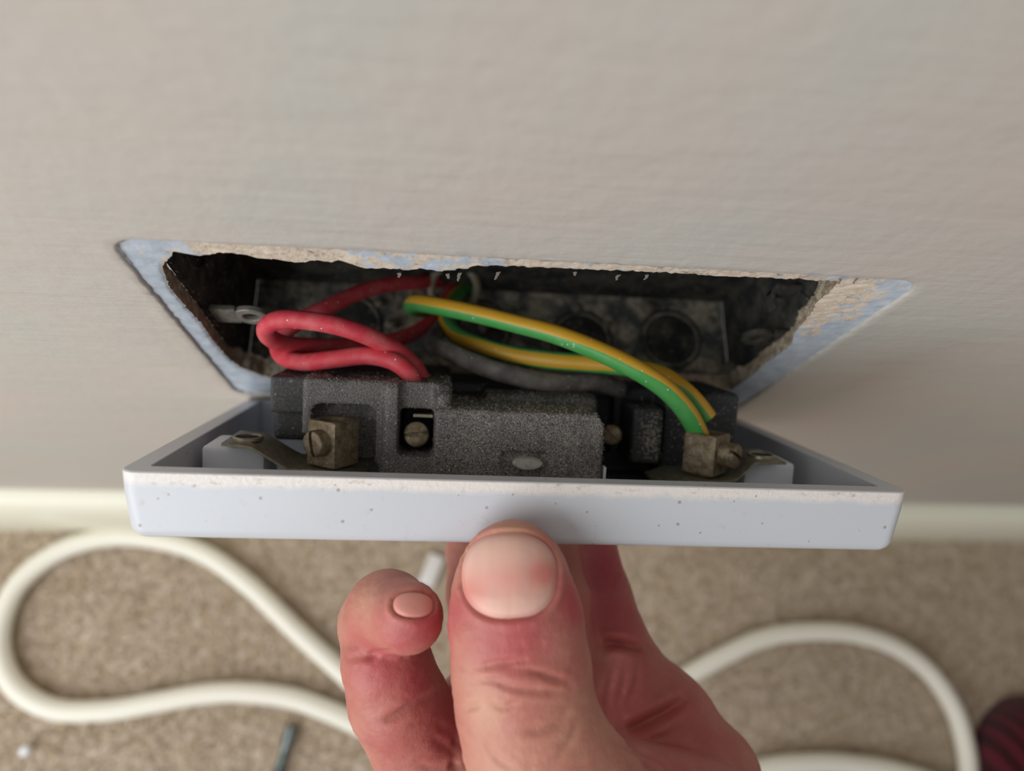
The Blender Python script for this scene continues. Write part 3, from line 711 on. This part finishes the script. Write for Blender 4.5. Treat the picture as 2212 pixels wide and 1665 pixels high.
# scrap of clear plastic, seen between fingers
bm = bmesh.new(); bm_box(bm, (-4.5, -9, -1.2), (4.5, 9, 1.2), .8)
for v in bm.verts: v.co.z += .03 * v.co.x * v.co.y * .3
o = from_bm('plastic_scrap', bm, m_simple('milky_plastic', (226, 222, 220), .3, spec=.6), None, True); o.location = Vector(on_floor(932, 1232, -264)) * S; o.rotation_euler = (0, 0, -.35)
tag(o, 'small milky white plastic scrap on the carpet behind the curled finger', 'plastic scrap')
# dark red ribbed slipper toe, lower right
def slipper():
    c = on(2275, 1735, -250, 2); vs, fs = [], []
    NU, NV = 160, 40
    for j in range(NV + 1):
        t = j / NV; ph = t * math.pi / 2
        for i in range(NU):
            a = 2 * math.pi * i / NU; rib = 1 + .0
            ex = abs(math.cos(a)) ** .9 * math.copysign(1, math.cos(a)); ey = abs(math.sin(a)) ** .9 * math.copysign(1, math.sin(a))
            x = 52 * ex * math.cos(ph); y = 95 * ey * math.cos(ph); z = 62 * math.sin(ph) ** .8
            z += 1.1 * math.cos(x * 2 * math.pi / 6.4) * min(1, z / 10)
            vs.append((c[0] + x + 8, c[1] + y - 42, -266.5 + z))
    for j in range(NV):
        for i in range(NU): i2 = (i + 1) % NU; fs.append((j * NU + i, j * NU + i2, (j + 1) * NU + i2, (j + 1) * NU + i))
    return vs, fs
vs, fs = slipper()
t = NT('maroon_rib'); sx = t.n('SeparateXYZ', i0=t.co).outputs[0]
wv = t.math('SINE', t.math('MULTIPLY', sx, 2 * math.pi * 1000 / 6.4)); c = t.mix(t.ramp(wv, -1, 1), lin((44, 12, 20)), lin((98, 30, 42))); c = t.mix(t.ramp(t.noise(3, 4), .4, .7, 0, .4), c, lin((64, 16, 24)))
t.bump(t.noise(1.2, 3), .4); M_SL = t.fin(c, .9, 0, .1, Sheen_Weight=.2)
upper = obj('slipper', vs, fs, M_SL); tag(upper, 'dark red ribbed fabric slipper toe on the carpet at the lower right corner', 'slipper')

# ================================================================ HAND
def cpt(px, py, Z): return np.array([(px - W / 2) / F * Z, -(py - H / 2) / F * Z, -Z])
# primitives: (group, a, b, ra, rb, flatten)
G = {}
def cap(g, a, b, ra, rb, fl=1.0, fd=(0, 0, 1)): G.setdefault(g, []).append((cpt(*a), cpt(*b), ra, rb, fl, np.array(fd, float)))
def chain(g, pts, fl=1.0):
    for a, b in zip(pts, pts[1:]): cap(g, a[:3], b[:3], a[3], b[3], fl)
chain('thumb', [(1108, 1222, 125, 8.1), (1108, 1262, 125, 10.3), (1114, 1340, 125, 11.7), (1126, 1450, 124.5, 12.1), (1134, 1530, 124, 11.8), (1162, 1612, 123.5, 12.5), (1225, 1740, 124, 14.5), (1330, 1960, 132, 18)], 1.22)
cap('thumb', (1235, 1690, 128), (1500, 1800, 146), 9.5, 15)
chain('index', [(1248, 1118, 178, 6.4), (1262, 1180, 174, 7.7), (1288, 1290, 171, 8.4), (1318, 1380, 168, 8.6), (1352, 1460, 166, 9.6), (1420, 1560, 165, 11)])
chain('middle', [(1160, 1130, 172, 6.6), (1176, 1190, 165, 7.6), (1192, 1290, 158, 8.2), (1196, 1380, 158, 8.4), (1215, 1470, 163, 9.4), (1270, 1560, 169, 11)])
chain('ring', [(1030, 1140, 176, 6.2), (1034, 1190, 168, 7.6), (1040, 1280, 162, 7.9), (1062, 1370, 160, 8.2), (1078, 1450, 162, 9), (1100, 1560, 167, 11)])
chain('little', [(836, 1432, 139, 8.9), (858, 1510, 142, 9.6), (905, 1590, 149, 10.5), (960, 1690, 156, 12)])
chain('little_mid', [(826, 1418, 142, 7.6), (818, 1345, 143, 7.9), (836, 1322, 139, 7.9)])
chain('little_tip', [(836, 1322, 139, 7.7), (882, 1334, 128.5, 6.5)])
WR = (1470, 2330, 168)
for a, ra in (((1420, 1560, 165), 11), ((1520, 1680, 164), 13), ((1270, 1560, 169), 11.5), ((1100, 1560, 167), 11.5), ((965, 1640, 158), 12)):
    dx = (a[0] - 1270) * .35
    cap('palm', a, (WR[0] + dx, WR[1] - 60, WR[2]), ra, 17)
cap('palm', (1090, 1600, 160), (960, 1650, 157), 12, 12); cap('palm', (1420, 1580, 166), (1100, 1620, 165), 12, 12); cap('palm', (1010, 1555, 158), (1050, 1670, 151), 8.5, 11)
cap('palm', (1330, 1960, 136), (WR[0] - 40, WR[1] - 100, WR[2] - 5), 18, 18)
cap('palm', (1440, 2250, 168), (1660, 2750, 190), 24, 29, 1.15)
cap('palm', (1020, 1830, 158), (1240, 2150, 160), 15, 17)
def pd(p, q):
    a, b, ra, rb_, fl, fd = q
    if fl != 1.0:
        a = a.copy(); b = b.copy(); m = a
        s_ = np.array([1, 1, fl]); p = p * s_; a = a * s_; b = b * s_
    ba = b - a; pa = p - a; t = np.clip(pa @ ba / (ba @ ba), 0, 1)
    return np.linalg.norm(pa - t[..., None] * ba, axis=-1) - (ra + (rb_ - ra) * t)
def smin(a, b, k):
    hh_ = np.clip(.5 + .5 * (b - a) / k, 0, 1); return b + (a - b) * hh_ - k * hh_ * (1 - hh_)
def gfield(p, g, k=1.2):
    r = None
    for q in G[g]:
        d = pd(p, q); r = d if r is None else smin(r, d, k)
    return r
def hand_field(p):
    lm = smin(gfield(p, 'little_mid'), gfield(p, 'little_tip'), 2.0)
    palm = gfield(p, 'palm', 7.0); fingers = palm
    lit = smin(gfield(p, 'little'), lm, .9)
    for g, k in (('index', 5), ('middle', 5), ('ring', 5)): fingers = smin(fingers, gfield(p, g), k)
    fingers = smin(fingers, lit, 4.5)
    return smin(fingers, smin(gfield(p, 'thumb', 1.5), palm, 5.0), .35)
h = .95
lo = np.array([-45., -245., -226.]); hi_ = np.array([100., -6., -104.]); N3 = np.ceil((hi_ - lo) / h).astype(int) + 1
gx = [lo[i] + h * np.arange(N3[i]) for i in range(3)]
fld = np.full(tuple(N3), 5.0, np.float32)
# coarse pass to skip empty space, then fill in slabs
for i0 in range(0, N3[0], 24):
    i1 = min(N3[0], i0 + 24)
    for j0 in range(0, N3[1], 24):
        j1 = min(N3[1], j0 + 24)
        for k0 in range(0, N3[2], 24):
            k1 = min(N3[2], k0 + 24)
            c = np.array([[(gx[0][i0] + gx[0][i1 - 1]) / 2, (gx[1][j0] + gx[1][j1 - 1]) / 2, (gx[2][k0] + gx[2][k1 - 1]) / 2]])
            d = hand_field(c)[0]
            if d > 27: continue
            if d < -27: fld[i0:i1, j0:j1, k0:k1] = -5; continue
            X, Y, Z = np.meshgrid(gx[0][i0:i1], gx[1][j0:j1], gx[2][k0:k1], indexing='ij')
            fld[i0:i1, j0:j1, k0:k1] = hand_field(np.stack([X, Y, Z], -1))
fld[0] = 1; fld[-1] = 1; fld[:, 0] = 1; fld[:, -1] = 1; fld[:, :, 0] = 1; fld[:, :, -1] = 1
V, Q = surface_nets(fld, lo, h); del fld
me = bpy.data.meshes.new('tmp'); me.from_pydata(V.tolist(), [], Q.tolist()); bm = bmesh.new(); bm.from_mesh(me)
if bm.calc_volume(signed=True) < 0: bmesh.ops.reverse_faces(bm, faces=bm.faces)
for _ in range(2): bmesh.ops.smooth_vert(bm, verts=bm.verts, factor=.5, use_axis_x=True, use_axis_y=True, use_axis_z=True)
# refine what is in view
fr = [f for f in bm.faces if f.calc_center_median().y > -105]
es = list({e for f in fr for e in f.edges}); bmesh.ops.subdivide_edges(bm, edges=es, cuts=1, use_grid_fill=True, smooth=0)
bm.normal_update(); bm.to_mesh(me); bm.free()
n_ = len(me.vertices); co = np.zeros(n_ * 3); me.vertices.foreach_get('co', co); co = co.reshape(-1, 3)
no = np.zeros(n_ * 3); me.vertices.foreach_get('normal', no) if False else me.vertex_normals.foreach_get('vector', no); no = no.reshape(-1, 3)
# creases: polylines in photo pixels, found on the skin by marching the line of sight
def march(px, py, z0=100):
    d = cpt(px, py, 1.0); t = float(z0)
    for _ in range(60):
        f = hand_field((d * t)[None])[0]
        if f < .02: break
        t += max(f * .8, .03)
        if t > 260: return None
    return d * t
def dist_poly(P, pts):
    r = np.full(len(P), 1e9)
    for a, b in zip(pts, pts[1:]):
        ba = b - a; t = np.clip((P - a) @ ba / (ba @ ba + 1e-9), 0, 1); r = np.minimum(r, np.linalg.norm(P - a - t[:, None] * ba, axis=1))
    return r
CR = [  # pixels, width, depth
    ([(1020, 1447), (1060, 1436), (1110, 1430), (1150, 1427)], .55, .35), ([(1090, 1446), (1150, 1450), (1200, 1466), (1235, 1476)], .5, .4),
    ([(1000, 1474), (1060, 1470), (1100, 1484), (1170, 1494), (1240, 1490)], .5, .35), ([(1005, 1530), (1040, 1523)], .5, .3), ([(1060, 1520), (1090, 1530), (1120, 1516)], .5, .3),
    ([(1125, 1580), (1170, 1576), (1215, 1555), (1235, 1535)], .7, .4), ([(1180, 1655), (1225, 1610), (1250, 1560)], .6, .25), ([(1035, 1590), (1075, 1640), (1110, 1660)], .6, .25),
    ([(1300, 1394), (1335, 1390), (1394, 1400)], 1.0, 1.6), ([(1352, 1578), (1385, 1566), (1430, 1542), (1488, 1505)], 1.1, 2.2),
    ([(1332, 1420), (1318, 1480), (1312, 1540)], .8, .35), ([(1352, 1430), (1345, 1480), (1330, 1530)], .8, .4), ([(1380, 1430), (1372, 1480), (1352, 1530)], .8, .4),
    ([(748, 1424), (800, 1416), (850, 1406)], .6, .6), ([(945, 1490), (900, 1520), (860, 1545), (825, 1560)], .9, .9), ([(1320, 1600), (1360, 1618), (1400, 1650), (1420, 1680)], .7, .6),
    ([(1345, 1600), (1400, 1630), (1460, 1680)], .7, .5), ([(940, 1560), (985, 1600), (1030, 1620)], .9, .5), ([(900, 1652), (980, 1650), (1035, 1655)], .9, .7), ([(930, 1590), (960, 1610), (1000, 1640)], .8, .35)]
for pts, wd_, dp in CR:
    M_ = [m for m in (march(*p) for p in pts) if m is not None]
    if len(M_) < 2: continue
    C2 = catmull(M_, 6) if len(M_) > 1 else M_; K_ = len(C2) - 1; best = np.full(n_, 1e9); par = np.zeros(n_)
    near = np.nonzero(np.linalg.norm(co - C2.mean(0), axis=1) < 25)[0]; Pn = co[near]; bb = np.full(len(near), 1e9); pp = np.zeros(len(near))
    for q in range(K_):
        a, b = C2[q], C2[q + 1]; ba = b - a; t = np.clip((Pn - a) @ ba / (ba @ ba + 1e-9), 0, 1); d = np.linalg.norm(Pn - a - t[:, None] * ba, axis=1)
        m = d < bb; bb[m] = d[m]; pp[m] = (q + t[m]) / K_
    amp = 1.35 * dp * np.sin(np.pi * np.clip(pp, .02, .98)) ** .7
    co[near] -= no[near] * (amp * (np.exp(-(bb / wd_) ** 2) - .25 * np.exp(-((bb - 2.2 * wd_) / (1.2 * wd_)) ** 2)))[:, None]
# broad wrinkled relief
for i in np.nonzero(co[:, 1] > -105)[0]:
    p = co[i]; co[i] += no[i] * (.10 * noise.fractal(Vector((p[0] / 2.2, p[1] / 1.1, p[2] / 2.2)), 1, 2, 3) + .18 * noise.noise(Vector(p / 6)))
# thumbnail: outline in pixels -> bed sunk into the thumb, nail plate laid in it
def nail_patch(cx, cy, hw, hh_, power, lift, crown, NU=26, NV=26, topf=1.0, z0=100, rot=0):
    pts = []; pr_ = []
    for j in range(NV + 1):
        r = j / NV
        for i in range(NU * 2):
            a = 2 * math.pi * i / (NU * 2); c, s_ = math.cos(a), math.sin(a)
            x = math.copysign(abs(c) ** (2 / power), c) * hw * r; y = math.copysign(abs(s_) ** (2 / power), s_) * hh_ * r
            x, y = x * math.cos(rot) - y * math.sin(rot), x * math.sin(rot) + y * math.cos(rot)
            pts.append(march(cx + x, cy + y, z0)); pr_.append((r, x / hw, y / hh_))
    pts = np.array(pts); return pts, np.array(pr_), NU * 2, NV
def make_nail(name, parent, args, lift, label, kind):
    global co
    pts, pr_, NU2, NV = nail_patch(*args)
    # normal from field gradient
    e = .3; nn = np.stack([hand_field(pts + np.eye(3)[k] * e) - hand_field(pts - np.eye(3)[k] * e) for k in range(3)], 1); nn /= np.linalg.norm(nn, axis=1)[:, None]
    out = pts[NV * NU2:]
    d = dist_poly(co, list(out) + [out[0]])
    # groove around plate and soft fold outside it
    cen_ = pts.mean(0); inside = np.linalg.norm(co - cen_, axis=1)
    cx, cy, hw, hh_, pw = args[:5]; X_ = W / 2 + F * co[:, 0] / -co[:, 2]; Y_ = H / 2 - F * co[:, 1] / -co[:, 2]
    rr = (np.abs((X_ - cx) / hw) ** pw + np.abs((Y_ - cy) / hh_) ** pw) ** (1 / pw); front = (inside < 16) & (np.sum(no * (co - 0), 1) < 0)
    co -= no * (np.where(front, .75 * np.clip((1.04 - rr) / .08, 0, 1), 0))[:, None]; co += no * (np.where(front & (rr > 1.0), .34 * np.exp(-((d - .9) / .7) ** 2), 0))[:, None]
    r = pr_[:, 0]; y = pr_[:, 2]
    off = lift * (1 - r ** 8) - .3 * r ** 8
    P_ = pts + nn * off[:, None]
    vs = [CM @ p + CAM for p in P_]; fs = []
    for j in range(NV):
        for i in range(NU2):
            i2 = (i + 1) % NU2; q = (j * NU2 + i, j * NU2 + i2, (j + 1) * NU2 + i2, (j + 1) * NU2 + i); fs.append(tuple(reversed(q)) if True else q)
    o = obj(name, vs, fs, M_NAIL, parent); o['label'] = label
    X1_ = pr_[:, 1]; z = np.clip(1.0 * np.exp(-((X1_ - .72) / .35) ** 2 - ((y + .05) / .33) ** 2) + .75 * np.exp(-((X1_ + .75) / .35) ** 2 - ((y - .38) / .38) ** 2) + .5 * np.exp(-(X1_ / .7) ** 2 - ((y - .12) / .4) ** 2) + .3 * (r > .9), 0, 1) if kind == 0 else np.full(len(y), .75)
    o.data.attributes.new('zone', 'FLOAT', 'POINT').data.foreach_set('value', z)
    return o
hand_e = None
wv_ = None
pending = []
hme = bpy.data.meshes.new('hand'); hand = bpy.data.objects.new('hand', hme); COL.objects.link(hand)
tag(hand, 'bare right hand pinching the white faceplate from below, thumb on top, little finger curled', 'hand')
make_nail('thumbnail', hand, (1100, 1243, 106, 95, 2.35, .45, .2, 26, 22, 1, 100, 0.0), .42, 'broad pale thumbnail', 0)
make_nail('fingernail', hand, (893, 1306, 46, 29, 2.3, .4, .2, 14, 10, 1, 110, 0.05), .3, 'short dull nail of the curled little finger', 1)
Pw = co @ CM.T + CAM
me.vertices.foreach_set('co', (Pw * S).ravel()); me.update()
hand.data = me; me.name = 'hand'; me.materials.append(M_SKIN); me.polygons.foreach_set('use_smooth', [True] * len(me.polygons))
def blobs(L_):
    a = np.zeros(n_)
    for px, py, r, s_ in L_:
        m = march(px, py)
        if m is not None: a = np.maximum(a, s_ * np.exp(-(np.linalg.norm(co - m, axis=1) / r) ** 2))
    return a
red = blobs([(1240, 1300, 6, .9), (985, 1330, 5, .6), (1110, 1378, 8, .8), (1110, 1570, 6, .5), (930, 1350, 6, .95), (870, 1380, 6, .7), (780, 1380, 6, .5), (830, 1450, 8, .75), (900, 1460, 7, .8), (960, 1560, 10, .75), (900, 1600, 9, .5), (1310, 1230, 9, 1.0), (1330, 1330, 10, .9), (963, 1230, 7, .8), (1265, 1300, 6, .5), (1380, 1470, 14, .55), (1420, 1600, 22, .55), (1180, 1440, 7, .4), (1500, 1640, 22, .5)])  # skin redness; the index spots also paint in the shade between the fingers
pale = blobs([(1110, 1140, 4, .6), (1000, 1200, 4, .35), (1050, 1545, 5, .6), (1100, 1630, 10, .4), (1200, 1640, 10, .3), (780, 1300, 4, .3)])
me.attributes.new('red', 'FLOAT', 'POINT').data.foreach_set('value', red); me.attributes.new('pale', 'FLOAT', 'POINT').data.foreach_set('value', pale)
